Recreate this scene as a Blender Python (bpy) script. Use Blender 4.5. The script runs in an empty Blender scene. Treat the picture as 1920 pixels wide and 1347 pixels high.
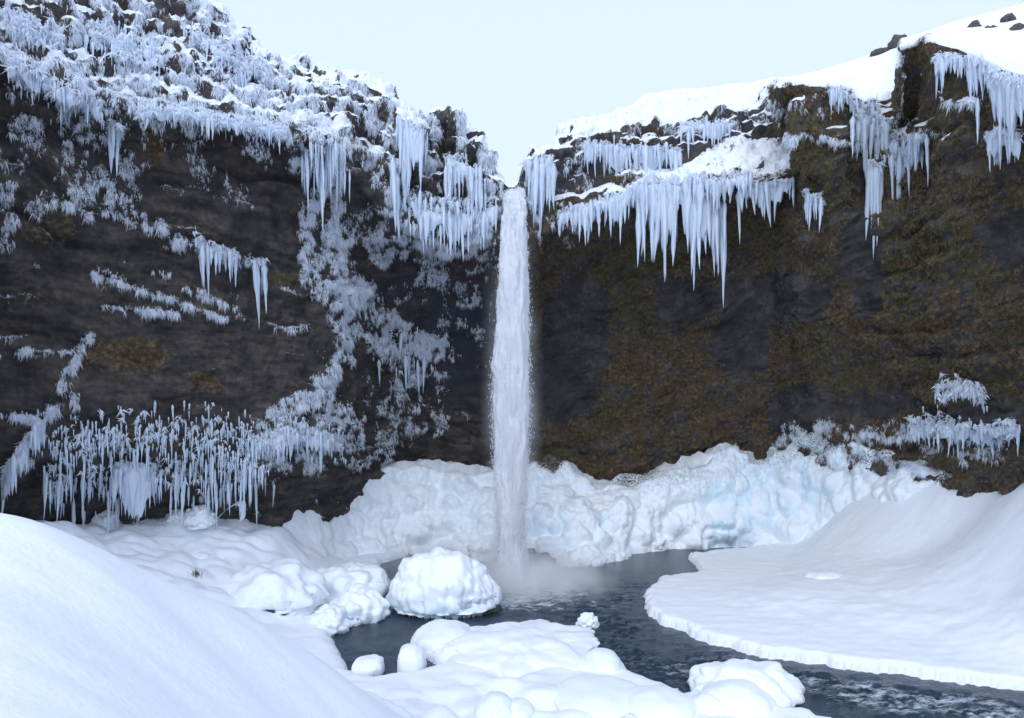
import bpy, bmesh, math, random
import numpy as np
from mathutils import Vector
R = math.radians
rng = np.random.default_rng(7)
random.seed(7)
scene = bpy.context.scene
COL = scene.collection

# ------------------------------------------------------------------ camera, sky, sun, exposure
CAM_H, HOR, F = 13.4, 760.0, 1251.0          # camera height over the river, horizon row, focal length (px of 1920)
cam = bpy.data.cameras.new('camera'); cam.sensor_width = 36; cam.lens = 36 * F / 1920
cam.shift_y = (HOR - 673.5) / 1920; cam.clip_start = 0.1; cam.clip_end = 2000
cam_o = bpy.data.objects.new('camera', cam); COL.objects.link(cam_o)
cam_o.location = (0, 0, CAM_H); cam_o.rotation_euler = (R(90), 0, 0); scene.camera = cam_o

SUN_EL, SUN_AZ = 44.0, 200.0                 # sun azimuth, clockwise from +Y
world = bpy.data.worlds.new('World'); scene.world = world; world.use_nodes = True
wn = world.node_tree; wn.nodes.clear()
wo = wn.nodes.new('ShaderNodeOutputWorld'); bg = wn.nodes.new('ShaderNodeBackground')
sky = wn.nodes.new('ShaderNodeTexSky'); sky.sky_type = 'NISHITA'; sky.sun_disc = False
sky.sun_elevation = R(SUN_EL); sky.sun_rotation = R(SUN_AZ); sky.air_density = 1.0; sky.dust_density = 1.5; sky.ozone_density = 2.0
veil = wn.nodes.new('ShaderNodeMix'); veil.data_type = 'RGBA'       # thin even cloud over the blue
veil.inputs[0].default_value = 0.85; veil.inputs[7].default_value = (5.6, 6.55, 8.8, 1)
wn.links.new(sky.outputs[0], veil.inputs[6]); wn.links.new(veil.outputs[2], bg.inputs[0])
bg.inputs[1].default_value = 0.12; wn.links.new(bg.outputs[0], wo.inputs[0])
sun = bpy.data.lights.new('sun', 'SUN'); sun.energy = 1.25; sun.angle = R(60); sun.color = (0.84, 0.925, 1.0)
sun_o = bpy.data.objects.new('sun', sun); COL.objects.link(sun_o)
sun_o.rotation_euler = (R(90 - SUN_EL), 0, R(180 - SUN_AZ))
vs = scene.view_settings; vs.view_transform = 'Standard'; vs.look = 'None'; vs.exposure = 0.4; vs.gamma = 1.0
scene.cycles.max_bounces = 10; scene.cycles.diffuse_bounces = 6; scene.cycles.transparent_max_bounces = 12
scene.cycles.volume_bounces = 6; scene.cycles.use_denoising = True

# ------------------------------------------------------------------ numpy helpers
_perm = np.arange(256); np.random.default_rng(3).shuffle(_perm); _perm = np.concatenate([_perm, _perm, _perm])
_g = np.random.default_rng(4).normal(size=(256, 3)); _g = (_g / np.linalg.norm(_g, axis=1)[:, None]).astype(np.float32)
def pn(P):
    """gradient noise, about -1..1"""
    P = np.asarray(P, np.float32); i = np.floor(P).astype(np.int64); f = (P - i).astype(np.float32); i &= 255
    w = f * f * f * (f * (f * 6 - 15) + 10); out = np.zeros(len(P), np.float32)
    for dx in (0, 1):
        for dy in (0, 1):
            for dz in (0, 1):
                h = _perm[_perm[_perm[i[:, 0] + dx] + i[:, 1] + dy] + i[:, 2] + dz]
                d = f - np.array([dx, dy, dz], np.float32)
                ww = (w[:, 0] if dx else 1 - w[:, 0]) * (w[:, 1] if dy else 1 - w[:, 1]) * (w[:, 2] if dz else 1 - w[:, 2])
                out += ww * np.einsum('ij,ij->i', _g[h], d)
    return out * 1.6
def fbm(P, o=4, g=0.5):
    a, s, t = 1.0, 0, 0; P = np.asarray(P, np.float32)
    for k in range(o):
        s = s + a * pn(P * (2.03 ** k) + 17.3 * k); t += a; a *= g
    return s / t
def billow(P, o=3, g=0.5):
    a, s, t = 1.0, 0, 0
    for k in range(o):
        s = s + a * np.abs(pn(P * (2.1 ** k) + 9.1 * k)); t += a; a *= g
    return s / t
def worley(P):
    P = np.asarray(P, np.float32); i = np.floor(P).astype(np.int64); best = np.full(len(P), 9.0, np.float32)
    for dx in (-1, 0, 1):
        for dy in (-1, 0, 1):
            for dz in (-1, 0, 1):
                c = i + np.array([dx, dy, dz]); m = c & 255
                h = _perm[_perm[_perm[m[:, 0]] + m[:, 1]] + m[:, 2]]
                q = c + 0.5 + 0.45 * _g[h] - P
                best = np.minimum(best, np.einsum('ij,ij->i', q, q))
    return np.sqrt(best)
def sstep(a, b, x):
    t = np.clip((x - a) / (b - a), 0, 1); return t * t * (3 - 2 * t)
def smooth1(A, sig, axis):
    k = np.arange(-int(3 * sig) - 1, int(3 * sig) + 2); w = np.exp(-0.5 * (k / sig) ** 2); w /= w.sum()
    pad = [(0, 0)] * A.ndim; pad[axis] = (len(k) // 2, len(k) // 2); B = np.pad(A, pad, mode='edge'); out = np.zeros_like(A)
    for j, ww in enumerate(w):
        sl = [slice(None)] * A.ndim; sl[axis] = slice(j, j + A.shape[axis]); out += ww * B[tuple(sl)]
    return out
def W(px, py, Y):
    """a spot seen at pixel (px, py) at the distance Y in metres"""
    px, py, Y = np.broadcast_arrays(np.asarray(px, float), np.asarray(py, float), np.asarray(Y, float))
    return np.stack([(px - 960) / F * Y, Y, CAM_H - (py - HOR) / F * Y], -1)
def Yw(py, z=0.0): return (CAM_H - z) * F / (np.asarray(py, float) - HOR)
def topix(P): return 960 + P[..., 0] / P[..., 1] * F, HOR + (CAM_H - P[..., 2]) / P[..., 1] * F
def gnormals(G):
    n = np.cross(np.gradient(G, axis=1), np.gradient(G, axis=0)); return n / (np.linalg.norm(n, axis=2, keepdims=True) + 1e-9)

# ------------------------------------------------------------------ mesh helpers
def new_mesh(name, V, faces, mat, smooth=True, attrs=None):
    V = np.asarray(V, np.float32).reshape(-1, 3); faces = np.asarray(faces, np.int32); n = faces.shape[1]
    me = bpy.data.meshes.new(name); me.vertices.add(len(V)); me.vertices.foreach_set('co', V.ravel())
    me.loops.add(faces.size); me.loops.foreach_set('vertex_index', faces.ravel())
    me.polygons.add(len(faces)); me.polygons.foreach_set('loop_start', np.arange(0, faces.size, n, dtype=np.int32))
    me.polygons.foreach_set('loop_total', np.full(len(faces), n, np.int32))
    me.polygons.foreach_set('use_smooth', np.full(len(faces), smooth, bool))
    for k, a in (attrs or {}).items():
        at = me.attributes.new(k, 'FLOAT', 'POINT'); at.data.foreach_set('value', np.asarray(a, np.float32).ravel())
    me.update(calc_edges=True); me.validate(); me.materials.append(mat); return me
def link(name, data, parent=None, loc=None):
    o = bpy.data.objects.new(name, data); COL.objects.link(o)
    if parent: o.parent = parent
    if loc is not None: o.location = [float(c) for c in loc]
    return o
def grid_faces(nr, nc, wrap=False):
    a = np.arange(nr * nc).reshape(nr, nc)
    if wrap:
        b = np.roll(a, -1, 1); return np.stack([a[:-1], b[:-1], b[1:], a[1:]], -1).reshape(-1, 4)
    return np.stack([a[:-1, :-1], a[:-1, 1:], a[1:, 1:], a[1:, :-1]], -1).reshape(-1, 4)
def tag(o, label=None, cat=None, group=None, kind=None):
    for k, v in (('label', label), ('category', cat), ('group', group), ('kind', kind)):
        if v: o[k] = v
    return o
def empty(name, loc):
    o = bpy.data.objects.new(name, None); COL.objects.link(o); o.location = [float(c) for c in loc]; o.empty_display_size = 0.2
    return o

# ------------------------------------------------------------------ materials
def nodes(name):
    m = bpy.data.materials.new(name); m.use_nodes = True; t = m.node_tree; t.nodes.clear()
    out = t.nodes.new('ShaderNodeOutputMaterial')
    def N(kind, **kw):
        n = t.nodes.new('ShaderNode' + kind)
        for k, v in kw.items():
            if isinstance(k, str) and hasattr(n, k): setattr(n, k, v)
            else: n.inputs[k.replace('_', ' ')].default_value = v
        return n
    return m, t, out, N, t.links.new
def noise_node(N, L, scale, detail=5, rough=0.55, stretch=None):
    g = N('NewGeometry'); n = N('TexNoise'); n.inputs['Scale'].default_value = scale
    n.inputs['Detail'].default_value = detail; n.inputs['Roughness'].default_value = rough
    if stretch:
        mp = N('Mapping'); mp.inputs['Scale'].default_value = stretch; L(g.outputs['Position'], mp.inputs[0]); L(mp.outputs[0], n.inputs['Vector'])
    else: L(g.outputs['Position'], n.inputs['Vector'])
    return n
def ramp(N, L, src, stops):
    r = N('ValToRGB'); e = r.color_ramp.elements
    e[0].position, e[0].color = stops[0][0], (*stops[0][1], 1); e[1].position, e[1].color = stops[-1][0], (*stops[-1][1], 1)
    for p, c in stops[1:-1]: x = e.new(p); x.color = (*c, 1)
    L(src, r.inputs[0]); return r
def mixc(N, L, fac, a, b):
    m = N('Mix'); m.data_type = 'RGBA'
    for s, i in ((fac, 0), (a, 6), (b, 7)):
        if hasattr(s, 'links'): L(s, m.inputs[i])
        else: m.inputs[i].default_value = s if i == 0 else (*s, 1)
    return m.outputs[2]
def math2(N, L, op, a, b, clamp=False):
    m = N('Math'); m.operation = op; m.use_clamp = clamp
    for s, i in ((a, 0), (b, 1)):
        if hasattr(s, 'links'): L(s, m.inputs[i])
        else: m.inputs[i].default_value = s
    return m.outputs[0]

def mat_snow(name='snow', col=(0.90, 0.92, 0.95), s1=7.0, s2=45.0, str1=0.10, str2=0.05):
    m, t, out, N, L = nodes(name); b = N('BsdfPrincipled'); b.inputs['Roughness'].default_value = 0.6
    b.inputs['Specular IOR Level'].default_value = 0.25
    a = noise_node(N, L, s1, 4); c = noise_node(N, L, s2, 3)
    r = ramp(N, L, a.outputs[0], [(0.3, tuple(x * 0.96 for x in col)), (0.7, col)]); L(r.outputs[0], b.inputs['Base Color'])
    b1 = N('Bump'); b1.inputs['Strength'].default_value = str1 * 4; b1.inputs['Distance'].default_value = 0.05; L(a.outputs[0], b1.inputs['Height'])
    b2 = N('Bump'); b2.inputs['Strength'].default_value = str2 * 5; b2.inputs['Distance'].default_value = 0.01; L(c.outputs[0], b2.inputs['Height'])
    L(b1.outputs[0], b2.inputs['Normal']); L(b2.outputs[0], b.inputs['Normal']); L(b.outputs[0], out.inputs[0]); return m
def mat_ice(name='ice', col=(0.80, 0.86, 0.93), deep=(0.62, 0.74, 0.86), streak=True):
    m, t, out, N, L = nodes(name); b = N('BsdfPrincipled'); b.inputs['Roughness'].default_value = 0.3
    n = noise_node(N, L, 2.6, 4, 0.6, (1, 1, 0.18) if streak else None); n2 = noise_node(N, L, 14, 3, 0.6, (1, 1, 0.25) if streak else None)
    r = ramp(N, L, n.outputs[0], [(0.3, deep), (0.55, col), (0.8, (0.88, 0.92, 0.95))]); L(r.outputs[0], b.inputs['Base Color'])
    bp = N('Bump'); bp.inputs['Strength'].default_value = 0.5; bp.inputs['Distance'].default_value = 0.06; L(n2.outputs[0], bp.inputs['Height']); L(bp.outputs[0], b.inputs['Normal'])
    tr = N('BsdfTranslucent'); tr.inputs[0].default_value = (0.80, 0.88, 0.97, 1); mx = N('MixShader'); mx.inputs[0].default_value = 0.35
    L(b.outputs[0], mx.inputs[1]); L(tr.outputs[0], mx.inputs[2]); L(mx.outputs[0], out.inputs[0]); return m
def mat_iceground(name='lumpy_ice'):
    """snowy ice of the frozen slopes: attribute blue = bare blue ice, dirt = rock and grass showing"""
    m, t, out, N, L = nodes(name); b = N('BsdfPrincipled'); b.inputs['Roughness'].default_value = 0.5
    ab = N('Attribute'); ab.attribute_name = 'blue'; ad = N('Attribute'); ad.attribute_name = 'dirt'
    n = noise_node(N, L, 1.1, 5, 0.6, (1, 1, 0.4)); nf = noise_node(N, L, 9, 5, 0.65); n3 = noise_node(N, L, 30, 3)
    f = math2(N, L, 'MULTIPLY', ab.outputs['Fac'], ramp(N, L, n.outputs[0], [(0.35, (0, 0, 0)), (0.6, (1, 1, 1))]).outputs[0])
    geo = N('NewGeometry'); sx = N('SeparateXYZ'); L(geo.outputs['Normal'], sx.inputs[0]); fl = N('MapRange'); fl.inputs[1].default_value = 0.75; fl.inputs[2].default_value = 0.35; L(sx.outputs['Z'], fl.inputs[0])
    f = math2(N, L, 'MULTIPLY', f, fl.outputs[0])
    c = mixc(N, L, f, (0.90, 0.925, 0.95), (0.66, 0.81, 0.89))
    rock = ramp(N, L, n3.outputs[0], [(0.3, (0.035, 0.03, 0.028)), (0.7, (0.13, 0.095, 0.06))]).outputs[0]
    thr = math2(N, L, 'GREATER_THAN', math2(N, L, 'ADD', ad.outputs['Fac'], math2(N, L, 'MULTIPLY', math2(N, L, 'SUBTRACT', nf.outputs[0], 0.5), 1.6)), 0.62)
    L(mixc(N, L, thr, c, rock), b.inputs['Base Color'])
    b1 = N('Bump'); b1.inputs['Strength'].default_value = 0.4; b1.inputs['Distance'].default_value = 0.07; L(nf.outputs[0], b1.inputs['Height'])
    L(b1.outputs[0], b.inputs['Normal']); L(b.outputs[0], out.inputs[0]); return m
def mat_cliff():
    m, t, out, N, L = nodes('cliff_rock'); b = N('BsdfPrincipled'); b.inputs['Roughness'].default_value = 0.85
    A = {}
    for k in ('snow', 'frost', 'moss', 'recess_shade', 'side'):
        a = N('Attribute'); a.attribute_name = k; A[k] = a.outputs['Fac']
    n1 = noise_node(N, L, 0.5, 6, 0.6); n2 = noise_node(N, L, 3.2, 8, 0.72); n3 = noise_node(N, L, 28, 3); st = noise_node(N, L, 1.0, 6, 0.6, (0.35, 0.35, 1.7))
    stm = math2(N, L, 'ADD', math2(N, L, 'MULTIPLY', st.outputs[0], 0.5), math2(N, L, 'MULTIPLY', n1.outputs[0], 0.5))
    rockL = ramp(N, L, stm, [(0.38, (0.026, 0.023, 0.025)), (0.5, (0.058, 0.049, 0.043)), (0.62, (0.115, 0.094, 0.078))]).outputs[0]
    rockR = ramp(N, L, n1.outputs[0], [(0.3, (0.028, 0.025, 0.024)), (0.52, (0.06, 0.055, 0.053)), (0.7, (0.12, 0.113, 0.112))]).outputs[0]
    rock = mixc(N, L, A['side'], rockL, rockR)
    spk = ramp(N, L, n2.outputs[0], [(0.32, (0.45, 0.45, 0.45)), (0.66, (1.25, 1.25, 1.25))]).outputs[0]
    mm = N('Mix'); mm.data_type = 'RGBA'; mm.blend_type = 'MULTIPLY'; mm.inputs[0].default_value = 1; L(rock, mm.inputs[6]); L(spk, mm.inputs[7])
    recess_shade = mixc(N, L, A['recess_shade'], mm.outputs[2], (0.035, 0.034, 0.045))  # tints the rock towards the bluish shadow tone of the recess
    olive = ramp(N, L, n2.outputs[0], [(0.3, (0.016, 0.014, 0.007)), (0.48, (0.05, 0.043, 0.016)), (0.6, (0.11, 0.092, 0.03)), (0.74, (0.19, 0.155, 0.065))]).outputs[0]
    rust = ramp(N, L, n2.outputs[0], [(0.3, (0.02, 0.014, 0.008)), (0.47, (0.065, 0.043, 0.021)), (0.58, (0.14, 0.092, 0.046)), (0.72, (0.27, 0.185, 0.12))]).outputs[0]
    nlow = noise_node(N, L, 0.16, 3, 0.5); mossc = mixc(N, L, ramp(N, L, nlow.outputs[0], [(0.42, (0, 0, 0)), (0.56, (1, 1, 1))]).outputs[0], olive, rust)
    mf = math2(N, L, 'ADD', A['moss'], math2(N, L, 'MULTIPLY', math2(N, L, 'SUBTRACT', n2.outputs[0], 0.5), 1.8))
    mfr = ramp(N, L, mf, [(0.42, (0, 0, 0)), (0.6, (1, 1, 1))]).outputs[0]
    c = mixc(N, L, mfr, recess_shade, mossc)
    ff = math2(N, L, 'ADD', A['frost'], math2(N, L, 'MULTIPLY', math2(N, L, 'SUBTRACT', n2.outputs[0], 0.55), 2.2))
    ffr = ramp(N, L, ff, [(0.38, (0, 0, 0)), (0.85, (0.9, 0.9, 0.9))]).outputs[0]
    c = mixc(N, L, ffr, c, (0.66, 0.73, 0.82))
    sf = math2(N, L, 'ADD', A['snow'], math2(N, L, 'MULTIPLY', math2(N, L, 'SUBTRACT', n2.outputs[0], 0.5), 0.9))
    sfr = ramp(N, L, sf, [(0.45, (0, 0, 0)), (0.55, (1, 1, 1))]).outputs[0]
    c = mixc(N, L, sfr, c, (0.90, 0.92, 0.95))
    L(c, b.inputs['Base Color'])
    h = math2(N, L, 'ADD', n2.outputs[0], math2(N, L, 'MULTIPLY', n3.outputs[0], 0.3))
    bp = N('Bump'); bp.inputs['Strength'].default_value = 0.8; bp.inputs['Distance'].default_value = 0.15; L(h, bp.inputs['Height']); L(bp.outputs[0], b.inputs['Normal'])
    L(b.outputs[0], out.inputs[0]); return m
def mat_simple(name, c1, c2, scale=8, rough=0.8, bump=0.5, transl=0.0):
    m, t, out, N, L = nodes(name); b = N('BsdfPrincipled'); b.inputs['Roughness'].default_value = rough
    n = noise_node(N, L, scale, 5, 0.6); r = ramp(N, L, n.outputs[0], [(0.3, c1), (0.7, c2)]); L(r.outputs[0], b.inputs['Base Color'])
    if bump:
        bp = N('Bump'); bp.inputs['Strength'].default_value = bump; bp.inputs['Distance'].default_value = 0.08; L(n.outputs[0], bp.inputs['Height']); L(bp.outputs[0], b.inputs['Normal'])
    if transl:
        tr = N('BsdfTranslucent'); L(r.outputs[0], tr.inputs[0]); mx = N('MixShader'); mx.inputs[0].default_value = transl
        L(b.outputs[0], mx.inputs[1]); L(tr.outputs[0], mx.inputs[2]); L(mx.outputs[0], out.inputs[0])
    else: L(b.outputs[0], out.inputs[0])
    return m
def mat_water():
    m, t, out, N, L = nodes('river_water'); b = N('BsdfPrincipled'); b.inputs['Roughness'].default_value = 0.12
    b.inputs['IOR'].default_value = 1.33; b.inputs['Specular IOR Level'].default_value = 0.5
    a = N('Attribute'); a.attribute_name = 'foam'
    n = noise_node(N, L, 2.4, 9, 0.72, (0.55, 1.9, 1)); mpn = n.inputs['Vector'].links[0].from_node; mpn.inputs['Rotation'].default_value = (0, 0, R(40)); n2 = noise_node(N, L, 7, 4, 0.6); nb = noise_node(N, L, 0.6, 3)
    deep = ramp(N, L, nb.outputs[0], [(0.3, (0.018, 0.034, 0.052)), (0.7, (0.04, 0.065, 0.095))]).outputs[0]
    f = math2(N, L, 'ADD', a.outputs['Fac'], math2(N, L, 'MULTIPLY', math2(N, L, 'SUBTRACT', n.outputs[0], 0.5), 2.0))
    fr = ramp(N, L, f, [(0.55, (0, 0, 0)), (1.05, (0.85, 0.85, 0.85))]).outputs[0]
    L(mixc(N, L, fr, deep, (0.72, 0.78, 0.84)), b.inputs['Base Color'])
    rr = N('MapRange'); rr.inputs[3].default_value = 0.1; rr.inputs[4].default_value = 0.7; L(fr, rr.inputs[0]); L(rr.outputs[0], b.inputs['Roughness'])
    bp = N('Bump'); bp.inputs['Strength'].default_value = 0.45; bp.inputs['Distance'].default_value = 0.12; L(n2.outputs[0], bp.inputs['Height']); L(bp.outputs[0], b.inputs['Normal'])
    L(b.outputs[0], out.inputs[0]); return m
def mat_fall():
    m, t, out, N, L = nodes('white_water'); b = N('BsdfDiffuse')
    n = noise_node(N, L, 2.2, 6, 0.7, (1, 1, 0.2)); n2 = noise_node(N, L, 9, 5, 0.7, (1, 1, 0.15))
    r = ramp(N, L, n.outputs[0], [(0.3, (0.85, 0.88, 0.93)), (0.6, (0.97, 0.97, 0.98))]); L(r.outputs[0], b.inputs[0])
    bp = N('Bump'); bp.inputs['Strength'].default_value = 0.5; bp.inputs['Distance'].default_value = 0.1; L(n2.outputs[0], bp.inputs['Height']); L(bp.outputs[0], b.inputs['Normal'])
    tr = N('BsdfTranslucent'); tr.inputs[0].default_value = (0.92, 0.94, 0.97, 1); mx = N('MixShader'); mx.inputs[0].default_value = 0.4
    L(b.outputs[0], mx.inputs[1]); L(tr.outputs[0], mx.inputs[2]); L(mx.outputs[0], out.inputs[0]); return m
def mat_mist(name, dens, radial, nscale, zfade):
    """pale spray; density falls from the middle of the object (object space -1..1) outward"""
    m, t, out, N, L = nodes(name); v = N('VolumePrincipled'); v.inputs['Color'].default_value = (1.0, 1.0, 1.0, 1)
    v.inputs['Anisotropy'].default_value = 0.0
    tc = N('TexCoord'); mp = N('Mapping'); mp.inputs['Scale'].default_value = radial; L(tc.outputs['Object'], mp.inputs[0])
    ln = N('VectorMath'); ln.operation = 'LENGTH'; L(mp.outputs[0], ln.inputs[0])
    fall = N('MapRange'); fall.interpolation_type = 'SMOOTHSTEP'; fall.inputs[1].default_value = 1.0; fall.inputs[2].default_value = 0.15; L(ln.outputs['Value'], fall.inputs[0])
    n = noise_node(N, L, nscale, 3, 0.55, (1, 1, 0.5)); nr = N('MapRange'); nr.inputs[1].default_value = 0.35; nr.inputs[2].default_value = 0.7; L(n.outputs[0], nr.inputs[0])
    d = math2(N, L, 'MULTIPLY', fall.outputs[0], nr.outputs[0])
    if zfade:
        sp = N('SeparateXYZ'); L(tc.outputs['Object'], sp.inputs[0]); zf = N('MapRange'); zf.interpolation_type = 'SMOOTHSTEP'
        zf.inputs[1].default_value = zfade[0]; zf.inputs[2].default_value = zfade[1]; L(sp.outputs['Z'], zf.inputs[0]); d = math2(N, L, 'MULTIPLY', d, zf.outputs[0])
    L(math2(N, L, 'MULTIPLY', d, dens), v.inputs['Density']); L(v.outputs[0], out.inputs['Volume']); return m

M_SNOW = mat_snow(); M_SNOWFAR = mat_snow('packed_snow', (0.89, 0.915, 0.945), 2.5, 14, 0.2, 0.12)
M_ICE = mat_ice(); M_ICEG = mat_iceground(); M_CLIFF = mat_cliff(); M_WATER = mat_water(); M_FALL = mat_fall()
M_RIME = mat_simple('rime', (0.78, 0.84, 0.91), (0.92, 0.94, 0.97), 3, 0.7, 0, 0.35)
M_GRASS = mat_simple('dry_grass', (0.05, 0.036, 0.016), (0.27, 0.19, 0.105), 5, 0.9, 0)
M_ROCK = mat_simple('dark_rock', (0.03, 0.028, 0.03), (0.11, 0.095, 0.085), 4, 0.8, 0.8)
M_TWIG = mat_simple('twig', (0.05, 0.03, 0.025), (0.14, 0.09, 0.07), 20, 0.9, 0)

# ------------------------------------------------------------------ the cliff: rows of (px, py, distance) lofted and weathered
def row(*pts): a = np.array(pts, float); return a[:, 0], a[:, 1], a[:, 2]
ROWS = [None,
 row((-400,1000,25),(0,985,41),(120,980,43),(250,975,45.5),(400,965,48.5),(520,955,51.5),(620,930,55.5),(680,905,60),(740,885,64.5),(830,880,66.5),(985,880,67),(1050,870,67),(1150,890,66.5),(1250,875,66.5),(1350,850,67),(1450,850,65.5),(1500,835,62.5),(1580,830,59),(1700,880,53),(1760,900,50),(1850,910,46),(1920,915,43),(2320,960,27)),
 row((-400,880,24),(0,850,38),(120,830,40),(250,815,42),(400,830,45),(520,840,48),(620,830,52),(680,800,58.5),(740,800,64),(830,800,66),(985,800,66.5),(1050,790,66),(1150,780,65.5),(1250,770,65),(1350,760,64.5),(1450,740,62.5),(1500,720,59.5),(1580,715,56.5),(1700,760,51),(1760,780,48),(1850,800,44.5),(1920,810,41.5),(2320,850,26)),
 row((-400,600,25),(0,600,39),(120,600,41),(250,600,43.5),(400,600,46.5),(520,600,49.5),(620,600,52.5),(680,600,57.5),(740,620,62.5),(830,640,65),(985,640,65.5),(1050,640,64.5),(1150,640,63.5),(1250,620,62),(1350,620,61),(1450,600,59.5),(1500,600,56),(1580,600,53.5),(1700,600,48.5),(1760,600,45.5),(1850,600,42.5),(1920,600,40),(2320,600,25)),
 row((-400,250,24),(0,250,38),(120,280,40),(250,300,42.7),(400,300,45),(520,330,48),(620,380,51),(680,450,55),(740,480,58),(830,500,59.5),(985,500,60),(1050,500,59.5),(1150,480,59),(1250,480,58),(1350,470,57),(1450,430,55.5),(1500,450,51.5),(1580,450,50),(1690,400,47),(1710,400,45.5),(1760,400,43.5),(1850,400,41),(1920,400,38.5),(2320,350,24)),
 row((-400,80,22),(0,105,36),(120,150,38),(250,207,40),(400,224,42.5),(520,242,44.5),(620,257,46.5),(640,275,47.5),(680,350,51),(740,410,51.3),(800,435,51.6),(880,455,51.8),(935,455,52),(985,455,52),(1050,420,52.8),(1150,380,52.8),(1250,348,52.3),(1350,342,51.8),(1450,325,51.3),(1494,322,51),(1502,330,47.8),(1590,330,47.5),(1612,300,48.5),(1690,300,48.5),(1728,280,47),(1738,275,42.8),(1760,280,42),(1850,280,39),(1920,280,36.5),(2320,150,22.5)),
 row((-400,60,23.5),(0,93,38.2),(120,138,40.2),(250,195,42.7),(400,212,45.2),(520,230,47.6),(620,242,50),(640,258,50.5),(680,285,52.5),(740,320,52),(800,340,52),(880,345,52),(935,400,52),(965,410,51.6),(985,385,51.8),(1050,350,53.3),(1150,322,55),(1250,305,55.8),(1350,277,56),(1450,265,56),(1484,262,56),(1492,245,46.8),(1590,240,47.2),(1612,235,50),(1690,230,50.5),(1734,205,49.5),(1744,200,42),(1760,200,41.6),(1850,200,38.6),(1920,220,36.1),(2320,50,22)),
 row((-400,-300,30),(0,-200,45),(120,-140,47),(250,-50,49),(400,18,52),(425,45,52.5),(500,112,53.5),(600,142,54.5),(690,158,54.5),(738,185,52.8),(755,225,52),(785,242,51.9),(820,230,51.9),(865,240,52),(893,268,52.1),(903,290,52.1),(916,320,52.1),(938,332,52),(948,350,51.3),(972,352,51.3),(980,312,51.8),(1040,275,53.3),(1065,250,54),(1150,245,56),(1250,235,57.5),(1350,215,58.5),(1440,185,58.5),(1456,180,58),(1463,166,46.8),(1500,156,46.5),(1580,168,47.2),(1612,190,51),(1680,185,52),(1688,88,42.3),(1750,76,41.2),(1800,88,40),(1850,114,38.6),(1920,140,36),(2320,-50,22)),
 row((-400,-420,35),(0,-270,51),(250,-105,55),(395,-12,57),(425,22,57.5),(500,96,58.5),(560,112,59),(600,126,59.5),(690,140,59.5),(735,162,57),(755,216,55),(785,233,54.5),(820,218,54.5),(865,231,54.5),(895,261,54.5),(903,280,54),(916,314,54),(938,323,54),(948,345,53),(972,346,53),(982,299,54),(1040,263,56.5),(1062,236,58),(1150,212,62),(1195,190,64),(1210,174,64.5),(1235,172,65),(1280,168,66),(1380,158,68),(1460,148,69),(1530,134,70),(1625,104,71),(1690,70,71),(1720,64,70),(1800,36,67),(1920,4,62),(2320,-220,42)),
]
ROWS[0] = (ROWS[1][0], ROWS[1][1] + 90, ROWS[1][2] + 0.5)
US = np.unique(np.concatenate([np.arange(-400, 0, 5), np.arange(0, 1930, 2.8), np.arange(1930, 2321, 5), np.arange(1452, 1508, 0.7), np.arange(1682, 1748, 0.7)])); NSUB = [12, 52, 84, 84, 48, 30, 92, 34]
PY = np.stack([smooth1(np.interp(US, r[0], r[1]), 2.0, 0) for r in ROWS]); YY = np.stack([smooth1(np.interp(US, r[0], r[2]), 2.0, 0) for r in ROWS])
gp, gy, vrow = [], [], []
for k in range(8):
    for j in range(NSUB[k]):
        t = j / NSUB[k]; gp.append(PY[k] * (1 - t) + PY[k + 1] * t); gy.append(YY[k] * (1 - t) + YY[k + 1] * t); vrow.append(k + t)
gp.append(PY[8]); gy.append(YY[8]); vrow.append(8.0)
gp = smooth1(np.array(gp), 1.5, 0); gy = smooth1(np.array(gy), 1.5, 0); vrow = np.array(vrow)
G = W(US[None, :], gp, gy)
back = [G[-1] + np.array([0, d, -0.02 * d]) for d in (4, 12, 30)]          # the plateau behind the skyline
G = np.concatenate([G, np.array(back)]); NR, NC = G.shape[:2]
VR = np.concatenate([vrow, [8.3, 8.6, 9]])[:, None] * np.ones((1, NC)); UU = US[None, :] * np.ones((NR, 1)); PPY = np.concatenate([gp, np.repeat(gp[-1:], 3, 0)])
nrm = gnormals(G); flip = np.sign(np.median(np.einsum('ijk,ijk->ij', nrm, -G + np.array([0, 0, CAM_H])))); nrm *= flip
def strokes(lst, u, p, soft=1.0):
    """soft ellipses (x, y, rx, ry, weight[, slant])"""
    m = np.zeros_like(u)
    for s in lst:
        x, y, rx, ry, w = s[:5]; k = s[5] if len(s) > 5 else 0
        d = np.sqrt(((u - x) / rx) ** 2 + ((p - y - k * (u - x)) / ry) ** 2); m = np.maximum(m, w * sstep(1.25, 0.55, d))
    return m
P0 = G.reshape(-1, 3); sideR = sstep(930, 1010, UU); up = sstep(5.6, 6.3, VR)
warp = fbm(P0 / 6.0, 3).reshape(NR, NC)
big = fbm(P0 / 4.5 + 5, 3).reshape(NR, NC); mid = fbm(P0 / 1.5 + 9, 3).reshape(NR, NC); fine = fbm(P0 / 0.5, 2).reshape(NR, NC)
zst = P0[:, 2].reshape(NR, NC) + np.where(P0[:, 0] < 0, 0.18, -0.32).reshape(NR, NC) * P0[:, 0].reshape(NR, NC) + 1.8 * warp
strata = np.abs(pn(np.stack([P0[:, 0] * 0.05, P0[:, 1] * 0.05, zst.ravel() * 0.75], 1))).reshape(NR, NC) + 0.5 * np.abs(pn(np.stack([P0[:, 0] * 0.1, P0[:, 1] * 0.1, zst.ravel() * 2.1], 1))).reshape(NR, NC)
bl = billow(P0 / 1.5, 3).reshape(NR, NC); wor = worley(P0 / 1.15).reshape(NR, NC)
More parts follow.
